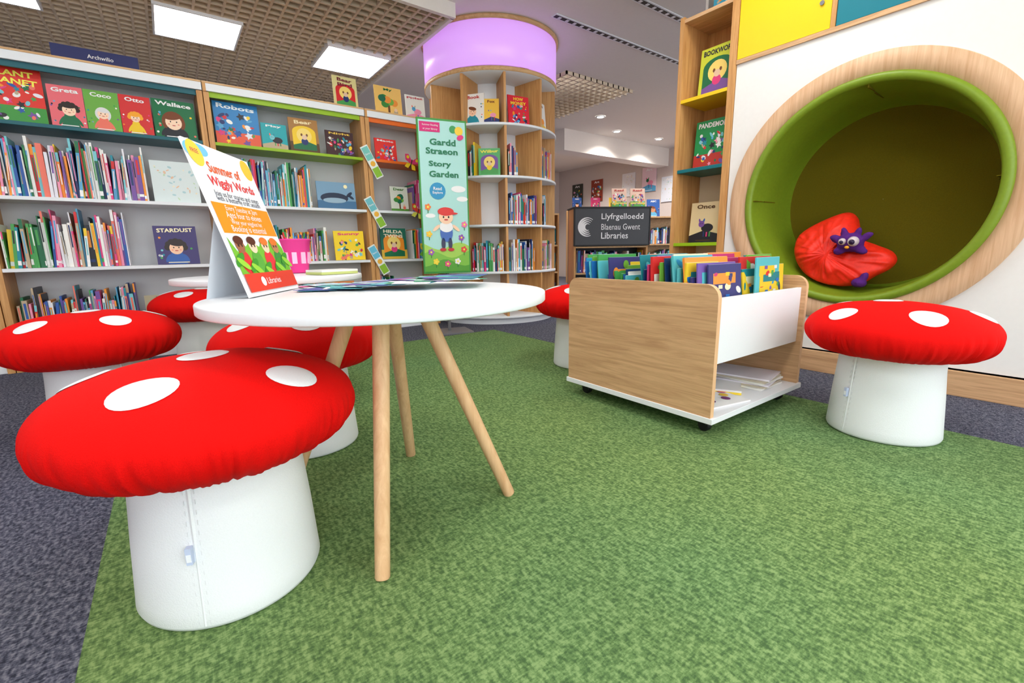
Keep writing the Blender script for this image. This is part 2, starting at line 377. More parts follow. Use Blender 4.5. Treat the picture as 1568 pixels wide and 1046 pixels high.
for xc,w,h,bg,ti,tc,k in ((1.40,.2,.26,c(225,215,150),'Bear\nBird',c(120,30,50),4),(1.78,.25,.25,c(245,200,110),'My',c(30,110,60),5),(2.04,.19,.22,c(235,235,225),'Piglet',c(200,60,70),2)):
    fb(xc,TOP+.012,w,h,bg,ti,tc,k,y=YB+.12)
b=MB();b.M=T(-.195,YB+.15,TOP+.012);b.box(-.215,.215,-.008,.008,0,.115,'v',c(34,42,100));b.box(-.19,.19,.008,.05,0,.006,'v',c(34,42,100));b.text('Archwilio',0.02,.072,.13,-.0092,WH,bold=.01);b.obj('section_sign')
for x,z,cl in ((1.53,1.47,c(120,200,190)),(1.53,1.05,c(110,190,200)),(1.53,.64,c(100,190,220))):
    b=MB();b.M=T(x,YB-.024,z)@Matrix.Rotation(math.radians(-28),4,'Y')
    b.box(-.035,.035,-.004,.004,-.14,.14,'v',c(235,240,235));b.rect(-.03,.03,.02,.13,-.005,cl);b.rect(-.03,.03,-.13,-.05,-.005,c(140,190,50));b.text('Story',0,.07,.045,-.006,WH,bold=.01);b.ell(0,-.015,.022,.022,-.006,c(240,180,60))
    b.box(-.01,.01,.004,.012,-.02,.02,'v',c(200,200,200))
    b.obj('shelf_label_sign')
for x,z,c1,c2 in ((1.90,1.49,c(230,60,120),c(250,210,40)),(1.94,1.06,c(230,70,50),c(230,230,90)),(2.0,.7,c(240,200,40),c(120,200,60))):
    b=MB();b.M=T(x,YB-.012,z)@Matrix.Rotation(.3,4,'Y')
    for sg in(-1,1):
        b.ext([(sg*.0,0),(sg*.06,.02),(sg*.075,.065),(sg*.045,.075),(sg*.0,.03)][::sg],-.002,.002,'v',c1)
        b.ext([(0,.005),(sg*.04,-.005),(sg*.055,-.04),(sg*.02,-.045)][::-sg],-.002,.002,'v',c2)
        b.ell(sg*.045,.048,.014,.014,-.003,c2)
    b.box(-.004,.004,-.004,.004,-.04,.04,'v',c(60,40,40));b.obj('paper_butterfly')
# ------------------------------------------------------------ round column shelving
CX,CY,CR=2.85,4.14,.655
PH=math.atan2(-CY,-CX)
b=MB();b.M=T(CX,CY,0)
LV=(.08,.51,.945,1.38,1.83,2.27)
b.lathe([(.33,0),(.33,2.27)],48,'white')
for z in LV:
    b.lathe([(.33,z-.022),(CR-.003,z-.022),(CR,z-.018),(CR,z-.003),(CR-.003,z),(.33,z)],72,'shelfwhite')
b.lathe([(CR-.04,0),(CR-.04,.06)],72,'shelfwhite')
for d in (-100,-62,-24,11,46,82,120,160,200):
    a=PH+math.radians(d);M0=b.M.copy();b.M=M0@RZ(a)
    b.box(.33,CR-.012,-.011,.011,.08,2.248,'woodz');b.M=M0
b.lathe([(CR,2.25),(CR+.006,2.252),(CR+.006,2.285),(CR-.01,2.29)],72,'woodx')
b.obj('round_column_bookcase')
b=MB();b.M=T(CX,CY,0)
b.lathe([(CR-.01,2.295),(CR,2.3),(CR,2.655),(CR-.01,2.66)],96,'lav')
b.lathe([(CR+.004,2.655),(CR+.02,2.66),(CR+.02,2.688),(CR-.05,2.688)],96,'woodx')
b.obj('drum_ceiling_lamp')
def colM(d,r,z):
    a=PH+math.radians(d);return T(CX+r*math.cos(a),CY+r*math.sin(a),z)@RZ(a+pi/2)
def cb(d,z,w,h,bg,ti,tc,k=0): book(colM(d,.56,z+.002),w,h,bg,ti,tc,k)
cb(-17,1.83,.2,.27,c(240,236,230),'Book',c(200,60,50),0);cb(0,1.83,.14,.22,c(240,190,60),'Fox',c(120,40,20),2)
cb(27,1.83,.22,.26,c(225,40,60),'HOW\nMONEY',c(250,220,60),1);cb(61,1.83,.2,.27,c(235,235,230),'The',c(90,60,60),2)
cb(-3,1.38,.2,.25,c(90,180,110),'Wilbur',c(250,240,90),4);cb(-38,.945,.2,.2,c(240,236,220),'Tea',c(220,120,40),2)
b=MB();R2=random.Random(5)
def crow(d0,d1,z,hmin,hmax):
    d=d0
    while d<d1:
        t=R2.uniform(.006,.018);M=colM(d,.615,z);b.M=M;h=R2.uniform(hmin,hmax);col=R2.choice(PAL);yy=R2.uniform(0,.02)
        b.box(-t/2,t/2,yy,yy+.19,.001,h,'v',col)
        b.rect(-t*.3,t*.3,h*.4,h*.9,yy-.0006,R2.choice(PAL))
        if R2.random()<.6: b.rect(-t*.5,t*.5,.012,.035,yy-.0006,WH)
        d+=math.degrees(t*1.03/.56)
for (d0,d1,z) in ((-58,-27,1.38),(-21,-15,1.38),(14,22,1.38),(50,78,1.38),(14,43,.945),(50,60,.945),(86,110,.945),(-20,8,.51),(14,40,.51),(50,78,.51),(-58,-28,.51)):
    crow(d0,d1,z,.2,.3)
b.obj('row_of_books')
# ------------------------------------------------------------ story poster stand
b=MB()
p0=Vector((1.747,3.6,0));p1=Vector((2.15,3.5,0));w=(p1-p0).length;ang=math.atan2(p1.y-p0.y,p1.x-p0.x)
b.M=T(*((p0+p1)/2))@RZ(ang)
z0,z1=.52,1.765;hw=w/2
b.box(-hw,hw,0,.02,z0,z1,'v',c(60,150,60))
b.rect(-hw+.012,hw-.012,z0+.015,z1-.015,-.001,c(176,226,220))
for i,zz in enumerate((.75,.68,.61)):
    pts=[(-hw+.012,z0+.015)]+[(hw-.012,z0+.015)]+[( (hw-.012)*(1-2*k/10), zz+.03*math.sin(k*.7+i*2)) for k in range(11)]
    b.pol(pts,-.002-i*.001,(c(170,215,90),c(130,195,70),c(90,165,55))[i])
b.box(-hw+.02,-.02,-.004,-.001,1.66,1.735,'v',c(215,30,120));b.text('Summer Reading',-.1,1.71,.13,-.006,WH);b.text('at your library',-.1,1.68,.12,-.006,WH)
b.ell(.09,1.69,.03,.03,-.004,c(60,160,90));b.ell(.14,1.68,.035,.035,-.005,c(250,210,60))
DG=c(20,120,80)
b.text('Gardd',-.0,1.585,.22,-.005,DG,h=.05,bold=.03);b.text('Straeon',-.01,1.515,.27,-.005,DG,h=.05,bold=.03)
b.text('Story',-.03,1.41,.19,-.005,DG,h=.055,bold=.03);b.text('Garden',-.0,1.335,.25,-.005,DG,h=.05,bold=.03)
b.ell(.15,1.63,.03,.02,-.006,c(230,50,130),.4)
b.ell(-.06,1.2,.068,.068,-.004,c(40,150,200));b.text('Read',-.06,1.22,.07,-.006,WH,bold=.01);b.text('Explore',-.06,1.185,.085,-.006,WH,bold=.01)
for x,z,s in((.12,1.22,.045),(.15,1.14,.035),(-.13,1.0,.03)):b.ell(x,z,s*1.4,s*.6,-.003,WH)
b.ell(.0,.86,.055,.075,-.008,c(70,110,190));b.ell(0,.91,.06,.045,-.009,c(245,245,245));b.ell(0,.99,.062,.058,-.010,c(255,214,180));b.ell(0,1.035,.07,.035,-.011,c(225,50,45));b.ell(.02,1.02,.085,.012,-.012,c(225,50,45))
for q in(-1,1):
    b.ell(q*.022,.99,.007,.009,-.013,c(20,20,20),n=10);b.ell(q*.085,.9,.04,.014,-.009,c(255,214,180),q*-.7);b.ell(q*.03,.77,.018,.05,-.008,c(60,60,90));b.ell(q*.035,.72,.028,.014,-.009,c(200,50,50))
b.ell(0,.968,.018,.006,-.013,c(200,60,60),n=10)
for x,z,cl in((-.15,.85,c(250,200,50)),(.13,.82,c(150,80,180)),(.15,.72,c(230,70,60)),(-.14,.7,c(160,90,190)),(-.1,.62,c(250,220,60)),(.09,.62,c(240,240,240)),(.0,.6,c(230,90,140)),(.16,.93,c(240,120,170)),(-.15,1.07,c(240,130,50))):
    b.rect(x-.003,x+.003,z-.05,z,-.006,c(40,130,50))
    for k in range(5): b.ell(x+.017*math.cos(k*1.256),z+.017*math.sin(k*1.256),.011,.011,-.007-.0002*k,cl,n=10)
    b.ell(x,z,.009,.009,-.009,c(250,230,80),n=10)
b.rod((0,.03,.0),(0,.03,1.2),.014,.014,'metal');b.box(-.18,.18,-.12,.16,0,.012,'metal')
b.obj('poster_stand')
# ------------------------------------------------------------ nook wall (right)
XW=2.9;NY,NZ=.91,.955;RO,RI=.66,.565
ylo,yhi,zlo,zhi=-1.6,1.6,.126,1.772
b=MB()
angs=sorted([2*pi*i/96 for i in range(96)]+[math.atan2(z-NZ,y-NY)%(2*pi) for y in(ylo,yhi) for z in(zlo,zhi)])
vs=[]
for a in angs:
    cy,sy=math.cos(a),math.sin(a);ts=[]
    if cy>1e-9: ts.append((yhi-NY)/cy)
    if cy<-1e-9: ts.append((ylo-NY)/cy)
    if sy>1e-9: ts.append((zhi-NZ)/sy)
    if sy<-1e-9: ts.append((zlo-NZ)/sy)
    t=min(ts);vs.append((XW,NY+RI*cy,NZ+RI*sy));vs.append((XW,NY+t*cy,NZ+t*sy))
n=len(angs);b.add(vs,[(2*i,2*i+1,(2*((i+1)%n))+1,2*((i+1)%n)) for i in range(n)],'wallw')
b.box(3.62,3.7,-1.6,2.02,0,ZC,'wallw');b.box(XW,3.7,-1.68,-1.6,0,ZC,'wallw');b.box(3.2,3.62,2.0,2.02,0,ZC,'wallw')
b.box(XW+.02,3.62,-1.6,1.6,1.80,1.82,'wallw')
b.obj('wall_right')
b=MB();b.box(XW-.018,XW,ylo,1.62,0,.118,'woody');b.obj('baseboard_right',bevel=.002)
b=MB()
b.box(XW-.012,XW+.02,ylo,1.6,1.772,1.795,'woody')
b.box(XW-.012,XW+.02,1.09,1.112,1.795,ZC-.01,'woodz');b.box(XW-.012,XW+.02,-.35,-.33,1.795,ZC-.01,'woodz')
b.box(XW-.008,XW+.012,1.115,1.598,1.798,ZC-.012,'yellow');b.box(XW-.008,XW+.012,-.325,1.087,1.798,ZC-.012,'teal');b.box(XW-.008,XW+.012,-1.6,-.355,1.798,ZC-.012,'yellow')
for y,z in((1.16,1.93),(-.28,1.93)): b.rod((XW-.009,y,z),(XW-.016,y,z),.011,.011,'metal')
b.obj('wall_cupboard')
b=MB();b.M=T(XW,NY,NZ)@Matrix.Rotation(pi/2,4,'Y')
b.lathe([(RI-.02,0),(RI-.02,-.022),(RO-.003,-.022),(RO,-.018),(RO,0)],128,'ringwood')
prof=[];TR=.022
for k in range(15):
    a=pi*k/14;prof.append((RI-.024+TR*math.cos(a),-.018-TR*math.sin(a)))
prof+=[(RI-.050,.02),(RI-.062,.10),(RI-.068,.22),(RI-.07,.36),(RI-.085,.40)]
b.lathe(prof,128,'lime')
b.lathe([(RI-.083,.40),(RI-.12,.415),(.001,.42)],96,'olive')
for a in (pi/2+.03,-pi/2-.05,pi):
    M0=b.M.copy();b.M=M0@RZ(a)
    b.box(RI-.068,RI-.062,-.0025,.0025,.08,.38,'olive');b.box(RI-.06,RI-.045,-.002,.002,-.02,.08,'olive');b.M=M0
b.obj('reading_nook')
b=MB();ya,yb_=1.603,2.0
b.box(XW-.01,3.2,ya,ya+.045,0,ZC-.01,'woodz');b.box(XW-.01,3.2,yb_-.03,yb_,0,2.165,'woodz')
b.box(3.18,3.2,ya+.04,yb_-.03,0,2.15,'woodz')
b.box(3.176,3.18,ya+.045,yb_-.03,.1,1.2,'v',c(232,220,190))
LS=((.28,'woody',None),(.735,'v',c(150,190,20)),(1.222,'v',c(0,110,120)),(1.665,'v',c(245,205,20)),(2.15,'woody',None))
for z,mt,cl in LS: b.box(XW-.008,3.18,ya+.045,yb_-.03,z-.022,z,mt,cl or WH)
b.obj('tall_shelf',bevel=.0015)
def nb(y,z,w,h,bg,ti,tc,k,x=3.0,band=None): book(T(x,y,z+.002)@RZ(-pi/2),w,h,bg,ti,tc,k,band)
nb(1.79,1.665,.25,.31,c(205,215,60),'BOOKWORM',c(40,40,60),4);nb(1.80,1.222,.24,.31,c(20,140,75),'PANDEMON',WH,1,band=c(190,50,40))
nb(1.81,.735,.22,.27,c(225,205,160),'Once',c(90,60,30),2);nb(1.74,2.15,.2,.26,c(60,150,180),'Sea',WH,1)
# ------------------------------------------------------------ mushroom stools
CZ=.388;CRd=.284
def ztop(r,R=CRd): return CZ+.106*max(0,1-(r/R)**2.5)**.5
def stool(x,y,rot,spots,seam=None):
    b=MB();b.M=T(x,y,0)@RZ(rot)
    b.lathe([(.001,.0),(.165,.0),(.174,.004),(.177,.012),(.175,.04),(.168,.15),(.160,.25),(.155,.35)],72,'leather',fn=lambda r,z,a:(r*(1+.006*math.sin(3*a+z*9)),z))
    if seam is not None:
        M0=b.M.copy();b.M=T(x,y,0)@RZ(seam)
        for k in range(15):
            za,zb=.012+.02*k,.012+.02*(k+1)
            ra=.176-.063*za;rb=.176-.063*zb
            b.add([(ra+.001,-.004,za),(ra+.0035,0,za),(ra+.001,.004,za),(rb+.001,-.004,zb),(rb+.0035,0,zb),(rb+.001,.004,zb)],[(0,1,4,3),(1,2,5,4)],'leather')
            for q in(-.009,.009): b.box(ra+.0,ra+.0018,q-.0005,q+.0005,za+.003,za+.012,'v',c(222,224,228))
        b.box(.168,.179,-.013,-.003,.145,.178,'v',c(196,208,235));b.box(.168,.1795,-.012,-.004,.151,.166,'v',c(240,244,250));b.M=M0
    R=CRd;prof=[]
    for k in range(30):
        r=R*math.sin(pi/2*k/29);prof.append((r,ztop(r)))
    for k in range(1,19):
        a=pi/2*k/18;prof.append((.155+(R-.155)*math.cos(a)**.75,CZ-.085*math.sin(a)))
    def fn(r,z,a):
        if z<CZ+.03 and r>.1:
            s=min(1,max(0,(CZ+.03-z)/.1))
            w=noise.noise(Vector((math.cos(a)*7+x*3,math.sin(a)*7,z*4)))*.8+abs(noise.noise(Vector((math.cos(a)*17,math.sin(a)*17,z*5+y))))*-1.7+noise.noise(Vector((math.cos(a)*38,math.sin(a)*38,z*8+y)))*.6
            r=r*(1+.045*s*w)
        z+=.004*noise.noise(Vector((r*math.cos(a)*7,r*math.sin(a)*7,x)))
        return r,z
    b.lathe(prof,320,'red',fn=fn)
    b.lathe([(.158,CZ-.083),(.12,CZ-.083)],48,'red')
    for (sx,sy,sr) in spots:
        nr=6;ns=28;vs=[]
        for i in range(nr+1):
            for j in range(ns):
                q=sr*i/nr;aa=2*pi*j/ns
                rc=math.hypot(sx,sy);th0=math.atan2(sy,sx)
                lx=q*math.cos(aa);ly=q*math.sin(aa)
                slope=(ztop(min(rc+.005,R))-ztop(max(rc-.005,0)))/.01
                lx/=math.sqrt(1+slope*slope)
                px=(rc+lx)*math.cos(th0)-ly*math.sin(th0);py=(rc+lx)*math.sin(th0)+ly*math.cos(th0)
                rr=math.hypot(px,py)
                if rr>R-.0005:
                    px*=(R-.0005)/rr;py*=(R-.0005)/rr;rr=R-.0005
                zz=ztop(rr)
                e=.0035 if i<nr else .0012
                zz+=.004*noise.noise(Vector((px*7,py*7,x)))
                g=1+ (e*.6/max(rr,.05))*(rr/R)**2
                vs.append((px*g,py*g,zz+e))
        fs=[]
        for i in range(nr):
            for j in range(ns):
                j2=(j+1)%ns
                if i==0: fs.append((ns+j,ns+j2,0))
                else: fs.append((i*ns+j,(i+1)*ns+j,(i+1)*ns+j2,i*ns+j2))
        b.add(vs,fs,'leather',WH,True)
    return b.obj('mushroom_stool')
stool(.037,1.115,0,[(-.097,-.145,.052),(.132,-.155,.046),(.0,.035,.047),(-.195,.075,.045),(.17,.12,.045),(-.02,.22,.04)],seam=math.radians(-112))
G=[(.18*math.cos(a),.18*math.sin(a),.05) for a in (0,1.257,2.513,3.77,5.03)]
stool(.35,1.78,.9,G);stool(-.27,2.41,0,[(.09,-.17,.046),(-.14,-.14,.046),(-.01,.03,.045),(.2,.06,.045),(-.19,.12,.045),(.04,.22,.04)],seam=math.radians(-60));stool(.15,3.56,.4,G+[(.02,0,.05)])
stool(2.135,.495,0,[(-.19,.11,.044),(-.17,-.12,.05),(.03,.04,.045),(.2,-.06,.045),(.08,.2,.045),(.03,-.22,.04)],seam=math.radians(-205))
stool(2.01,1.985,1.1,G)
# ------------------------------------------------------------ tables
def table(x,y,rot,feet=.315):
    b=MB();b.M=T(x,y,0)
    RT=.415
    b.lathe([(.001,.575),(RT-.008,.575),(RT-.002,.5765),(RT,.579),(RT,.5965),(RT-.001,.599),(RT-.003,.6),(.001,.6)],128,'white')
    b.M=T(x,y,0)@RZ(rot)
    for k in range(4):
        a=pi/2*k;d=Vector((math.cos(a),math.sin(a),0))
        b.rod(d*feet,d*.085+Vector((0,0,.575)),.0165,.021,'ash')
        b.rod(d*.085+Vector((0,0,.562)),d*.085+Vector((0,0,.575)),.034,.034,'metal')
    return b.obj('round_table')
table(.447,1.155,math.atan2(-.15,.26))
table(.41,2.52,.5,.32)
x=Vector((.527,.85,0)).normalized();z=Vector((-.09,.056,.357)).normalized();y=z.cross(x).normalized()
Mx=Matrix(((x.x,y.x,z.x,.218+.007),(x.y,y.y,z.y,1.355),(x.z,y.z,z.z,.602),(0,0,0,1)))
b=MB();b.M=Mx;hw=.15;h=.37
b.box(-hw,hw,-.003,.003,0,h,'v',c(248,248,250))
Y=-.0036
b.rect(-hw+.006,hw-.006,.01,h-.006,Y,c(244,248,252));
b.ell(-.125,.345,.035,.02,Y-.0004,c(120,200,235));b.ell(-.09,.352,.03,.014,Y-.0005,c(120,200,235));b.ell(.12,.34,.028,.028,Y-.0004,c(250,200,60));b.ell(-.12,.34,.03,.03,Y-.0006,c(250,215,70))
b.text('FREE',-.12,.345,.03,Y-.001,c(200,40,100))
OR=c(238,96,30)
b.text('Summer of',-.015,.315,.15,Y-.001,OR,h=.026,bold=.02)
b.text('Wiggly Words',.0,.278,.22,Y-.001,c(230,60,60),h=.03,bold=.02)
b.text('Join us for stories and songs',0,.25,.22,Y-.001,c(60,60,80));b.text('with a butterfly craft session',0,.238,.22,Y-.001,c(60,60,80))
b.rect(-hw+.006,hw-.006,.155,.228,Y-.0005,c(250,150,20))
for i,t in enumerate(('Every Tuesday at 2pm','Ages four to eleven','Wear your wiggliest hat','Booking is essential')): b.text(t,-.01,.216-.017*i,.16+.02*(i%2),Y-.001,WH)
pts=[(-hw+.006,.055),(hw-.006,.055)]+[((hw-.006)*(1-k/6),.1+.045*abs(math.sin(k*1.4+.5))) for k in range(13)]
b.pol(pts,Y-.0008,c(120,190,50))
for xx,cl,sk in((-.1,c(220,50,50),c(160,100,70)),(-.035,c(90,170,60),c(255,214,180)),(.035,c(230,50,60),c(255,214,180)),(.095,c(60,140,60),c(190,130,90))):
    b.ell(xx,.085,.028,.03,Y-.0012,cl);b.ell(xx,.126,.021,.02,Y-.0016,sk);b.ell(xx,.138,.023,.011,Y-.002,c(90,40,20) if xx<0 else c(230,120,40))
    for q in(-1,1): b.ell(xx+q*.008,.125,.003,.004,Y-.0023,c(20,20,20),n=8)
for xx,zz in((-.07,.075),(.0,.065),(.07,.075),(.125,.09),(-.13,.09)): b.ell(xx,zz,.03,.011,Y-.0026,c(60,150,40),.5);b.ell(xx+.01,zz-.01,.028,.009,Y-.0029,c(150,210,60),-.5)
b.rect(-hw+.006,hw-.006,.01,.055,Y-.003,c(225,60,40));b.ell(-.06,.033,.012,.012,Y-.0035,WH);b.text('Libraries',.0,.033,.08,Y-.0035,WH)
b.add([(-.14,.003,.001),(.14,.003,.001),(.14,.10,.026),(-.14,.10,.026)],[(0,1,2,3)],'v',c(225,232,238))
b.add([(-.14,.003,.2),(.14,.003,.2),(.14,.10,.026),(-.14,.10,.026)],[(0,1,2,3)],'v',c(225,232,238))
b.obj('tabletop_sign_holder')
b=MB();R3=random.Random(4)
for i in range(34):
    k=i/33;px=.36+.33*k+R3.uniform(-.02,.02);py=1.42-.24*k+R3.uniform(-.03,.05)
    if math.hypot(px-.447,py-1.155)>.3:
        q=.3/math.hypot(px-.447,py-1.155);px=.447+(px-.447)*q;py=1.155+(py-1.155)*q
    zz=.6015+.0008*i
    b.M=T(px,py,zz)@RZ(R3.uniform(-.9,.5))@Matrix.Rotation(R3.uniform(-.025,.025),4,'X')
    cl=R3.choice([c(60,70,160),c(40,130,150),c(120,90,180),c(235,238,245),c(90,180,190),c(30,60,110),c(230,235,240),c(70,160,120),c(190,190,225)])
    b.box(-.05,.05,-.105,.105,0,.0007,'v',cl);
    b.add([(-.05,.03,.0012),(.05,.03,.0012),(.05,.08,.0012),(-.05,.08,.0012)],[(0,1,2,3)],'v',R3.choice([c(240,240,250),c(90,200,180),c(210,60,140),c(80,80,170)]))
b.obj('pile_of_leaflets')
bx,by=.57,2.74
b=MB();b.M=T(bx,by,.602)
b.lathe([(.001,0),(.055,0),(.058,.004),(.078,.17),(.083,.172),(.083,.18),(.076,.18),(.057,.012),(.001,.01)],40,'v',c(240,60,150))
for k in range(10):
    a=k*.63;b.M=T(bx,by,.602)@RZ(a);b.box(.064,.0735,-.012,.012,.05,.11,'v',c(250,190,220))
b.M=T(bx,by,.602)
for k in range(9):
    a=k*.7;b.rod((.02*math.cos(a),.02*math.sin(a),.012),(.06*math.cos(a),.06*math.sin(a),.19+.012*(k%3)),.004,.004,'v',PAL[4+k%12],8)
b.obj('pink_bucket')
b=MB();b.M=T(.66,2.40,.602)@RZ(.3);b.box(-.1,.1,-.07,.07,0,.012,'v',c(190,200,120));b.box(-.098,.102,-.068,.072,.012,.022,'v',c(235,235,230));b.obj('stacked_picture_books')
# ------------------------------------------------------------ book cart
b=MB();X0,X1,Y0,Y1=1.53,2.275,.84,1.61
def rpoly(a0,a1,z0,z1,r,n=8):
    p=[(a0,z0),(a1,z0)]
    for k in range(n+1):
        a=pi/2*k/n;p.append((a1-r+r*math.cos(a),z1-r+r*math.sin(a)))
    for k in range(n+1):
        a=pi/2+pi/2*k/n;p.append((a0+r+r*math.cos(a),z1-r+r*math.sin(a)))
    return p
for xx in (X0,X1-.022):
    b.M=T(xx,0,0)@RZ(-pi/2)
    b.ext(rpoly(-Y1+.01,-Y0-.01,.082,.572,.05),0,.022,'woody',edge='ash')
b.M=Matrix()
b.box(X0-.005,X1+.005,Y0,Y1,.06,.082,'white')
xi,xj=X0+.022,X1-.022
b.box(xi,xj,Y0+.03,Y0+.048,.29,.52,'white');b.box(xi,xj,Y1-.048,Y1-.03,.29,.52,'white');b.box(xi,xj,Y0+.03,Y1-.03,.275,.293,'white')
b.box((xi+xj)/2-.006,(xi+xj)/2+.006,Y0+.048,Y1-.048,.293,.50,'white');b.box(xi,xj,1.22,1.232,.293,.50,'white')
for px in(X0+.07,X1-.07):
    for py in(Y0+.07,Y1-.07):
        b.rod((px-.012,py,.024),(px+.012,py,.024),.024,.024,'black');b.box(px-.016,px+.016,py-.014,py+.02,.03,.06,'black')
b.obj('book_browser_cart',bevel=.0015)
b=MB();R4=random.Random(3)
P2=[c(*q) for q in ((30,110,190),(40,150,200),(235,200,50),(70,160,80),(215,50,50),(120,90,170),(20,60,110),(90,190,200),(240,150,60),(110,170,60),(230,230,225),(30,130,140),(200,60,120),(60,60,120),(250,235,190))]
for (xa,xb) in ((xi+.008,(xi+xj)/2-.01),((xi+xj)/2+.01,xj-.008)):
    for (ya2,yb2) in ((Y0+.085,1.195),(1.262,Y1-.085)):
        yy=ya2
        while yy<yb2:
            w=R4.uniform(.2,.3);h=R4.uniform(.29,.385);t=R4.uniform(.003,.01)
            w=min(w,xb-xa-.006);xc=R4.uniform(xa+w/2,xb-w/2)
            b.M=T(xc,yy,.296)@Matrix.Rotation(R4.uniform(-.18,.0),4,'X')@RZ(R4.uniform(-.04,.04))@Matrix.Rotation(R4.uniform(-.0,.0),4,'Y')
            cl=R4.choice(P2);b.box(-w/2,w/2,0,t,0,h,'v',cl)
            b.box(-w/2+.004,w/2-.002,.001,t-.001,h-.002,h+.0005,'v',WH)
            if R4.random()<.5: b.rect(-w/2+.03,w/2-.04,h*.78,h*.9,-.0006,R4.choice(P2))
            for q in range(12):
                if R4.random()<.5: b.ell(R4.uniform(-.42,.42)*w,R4.uniform(.5,.92)*h,w*R4.uniform(.03,.1),w*R4.uniform(.03,.08),-.0008-q*.0001,R4.choice(P2),R4.uniform(0,3),n=12)
                else:
                    qx=R4.uniform(-.4,.3)*w;qz=R4.uniform(.5,.88)*h;b.rect(qx,qx+w*.12,qz,qz+.014,-.0008-q*.0001,R4.choice(P2))
            yy+=t+R4.uniform(.001,.007)
b.obj('books_in_cart')
b=MB()
b.M=T(1.72,.98,.083)@RZ(-.2);b.box(-.14,.14,-.1,.1,0,.006,'v',c(245,245,245))
for q in range(9): b.add([(v[0],v[2],.0066+q*.0002) for v in [(-.1+.028*q+.018*math.cos(a*.63),0,-.04+.035*(q%3)+.02*math.sin(a*.63)) for a in range(10)]],[tuple(range(10))],'v',(c(120,50,120),c(250,210,60),c(200,60,120))[q%3])
for i in range(6): b.M=T(2.1+.006*(i%2),1.02,.083+.008*i)@RZ(.1*(i%3)); b.box(-.1,.1,-.13,.13,0,.0075,'v',(c(240,240,235),c(200,190,170),c(235,230,240))[i%3])
b.M=T(1.9,1.05,.083)@RZ(.5);b.box(-.08,.08,-.11,.11,0,.01,'v',c(250,215,60));b.box(-.08,.08,-.11,.11,.01,.018,'v',c(240,240,240))
b.obj('stacked_picture_books')
# ------------------------------------------------------------ red cushion and plush in the nook
out=[(1.215,.80),(1.12,.855),(1.03,.885),(.975,.86),(.945,.79),(.925,.735),(.85,.70),(.775,.665),(.745,.62),(.765,.575),(.82,.535),(.88,.49),(.97,.475),(1.07,.485),(1.15,.53),(1.215,.60),(1.25,.68),(1.25,.75)]
cyy,czz=1.05,.655
sm=[]
n=len(out)
for i in range(n):
    P=[Vector(out[(i+k-1)%n]) for k in range(4)]
    for s in range(8):
        t=s/8;sm.append(.5*((2*P[1])+(P[2]-P[0])*t+(2*P[0]-5*P[1]+4*P[2]-P[3])*t*t+(3*P[1]-P[0]-3*P[2]+P[3])*t**3))
NS=len(sm);NRr=26
b=MB();vs=[]
def lim(yv,zv):
    d=math.hypot(yv-NY,zv-NZ)
    if d>.484: yv=NY+(yv-NY)*.484/d;zv=NZ+(zv-NZ)*.484/d
    return yv,zv
for side in(-1,1):
    for i in range(NRr+1):
        s=i/NRr
        for j in range(NS):
            yv=cyy+(sm[j].x-cyy)*s;zv=czz+(sm[j].y-czz)*s
            ang=math.atan2(sm[j].y-czz,sm[j].x-cyy)
            th_=.115*max(0,1-s**2.6)**.5
            # soft puffiness + crossing creases rather than radial pleats
            fold=noise.noise(Vector((yv*7,zv*7,side*3)))*.045*(1-s**3)
            fold+=-abs(noise.noise(Vector((yv*10+zv*6,zv*5-yv*3,side+5))))*.05*(1-s**4)
            fold+=-abs(noise.noise(Vector((math.cos(ang)*6,math.sin(ang)*6,s+7))))*.035*s*(1-s**6)
            y2,z2=lim(yv,zv)
            lean=(zv-.66)*.35
            vs.append((3.085+lean+side*(-fold*-1 if False else (th_+fold if th_>0 else 0)),y2,z2))
fs=[];blk=(NRr+1)*NS
for k in range(2):
    for i in range(NRr):
        for j in range(NS):
            j2=(j+1)%NS;q=(k*blk+i*NS+j,k*blk+i*NS+j2,k*blk+(i+1)*NS+j2,k*blk+(i+1)*NS+j)
            fs.append(q if k else q[::-1])
b.add(vs,fs,'bag',WH,True)
o=b.obj('red_cushion')
bm=bmesh.new();bm.from_mesh(o.data);bmesh.ops.remove_doubles(bm,verts=bm.verts,dist=.0004);bmesh.ops.recalc_face_normals(bm,faces=bm.faces);bm.to_mesh(o.data);bm.free()
def blob(parts,name,mat,vox=.012,disp=.02,ns=.12):
    bm=bmesh.new()
    for (p,s,ax,an) in parts:
        M=T(*p)@Matrix.Rotation(an,4,ax)@Matrix.Diagonal((s[0],s[1],s[2],1))
        bmesh.ops.create_icosphere(bm,subdivisions=4,radius=1,matrix=M)
    me=bpy.data.meshes.new(name);
    cen=Vector(parts[0][0])
    bmesh.ops.translate(bm,verts=bm.verts,vec=-cen)
    bm.to_mesh(me);bm.free();me.materials.append(MATS[mat])
    o=bpy.data.objects.new(name,me);o.location=cen;bpy.context.scene.collection.objects.link(o)
    r=o.modifiers.new('r','REMESH');r.mode='VOXEL';r.voxel_size=vox;r.use_smooth_shade=True
    s=o.modifiers.new('s','SMOOTH');s.factor=.6;s.iterations=4
    if disp:
        tx=bpy.data.textures.new(name,'CLOUDS');tx.noise_scale=ns;tx.noise_depth=2
        d=o.modifiers.new('d','DISPLACE');d.texture=tx;d.strength=disp;d.texture_coords='LOCAL'
    return o
TX=2.965
e=bpy.data.objects.new('plush_monster_toy',None);e.location=(TX,.93,.7);bpy.context.scene.collection.objects.link(e);bpy.context.view_layer.update()
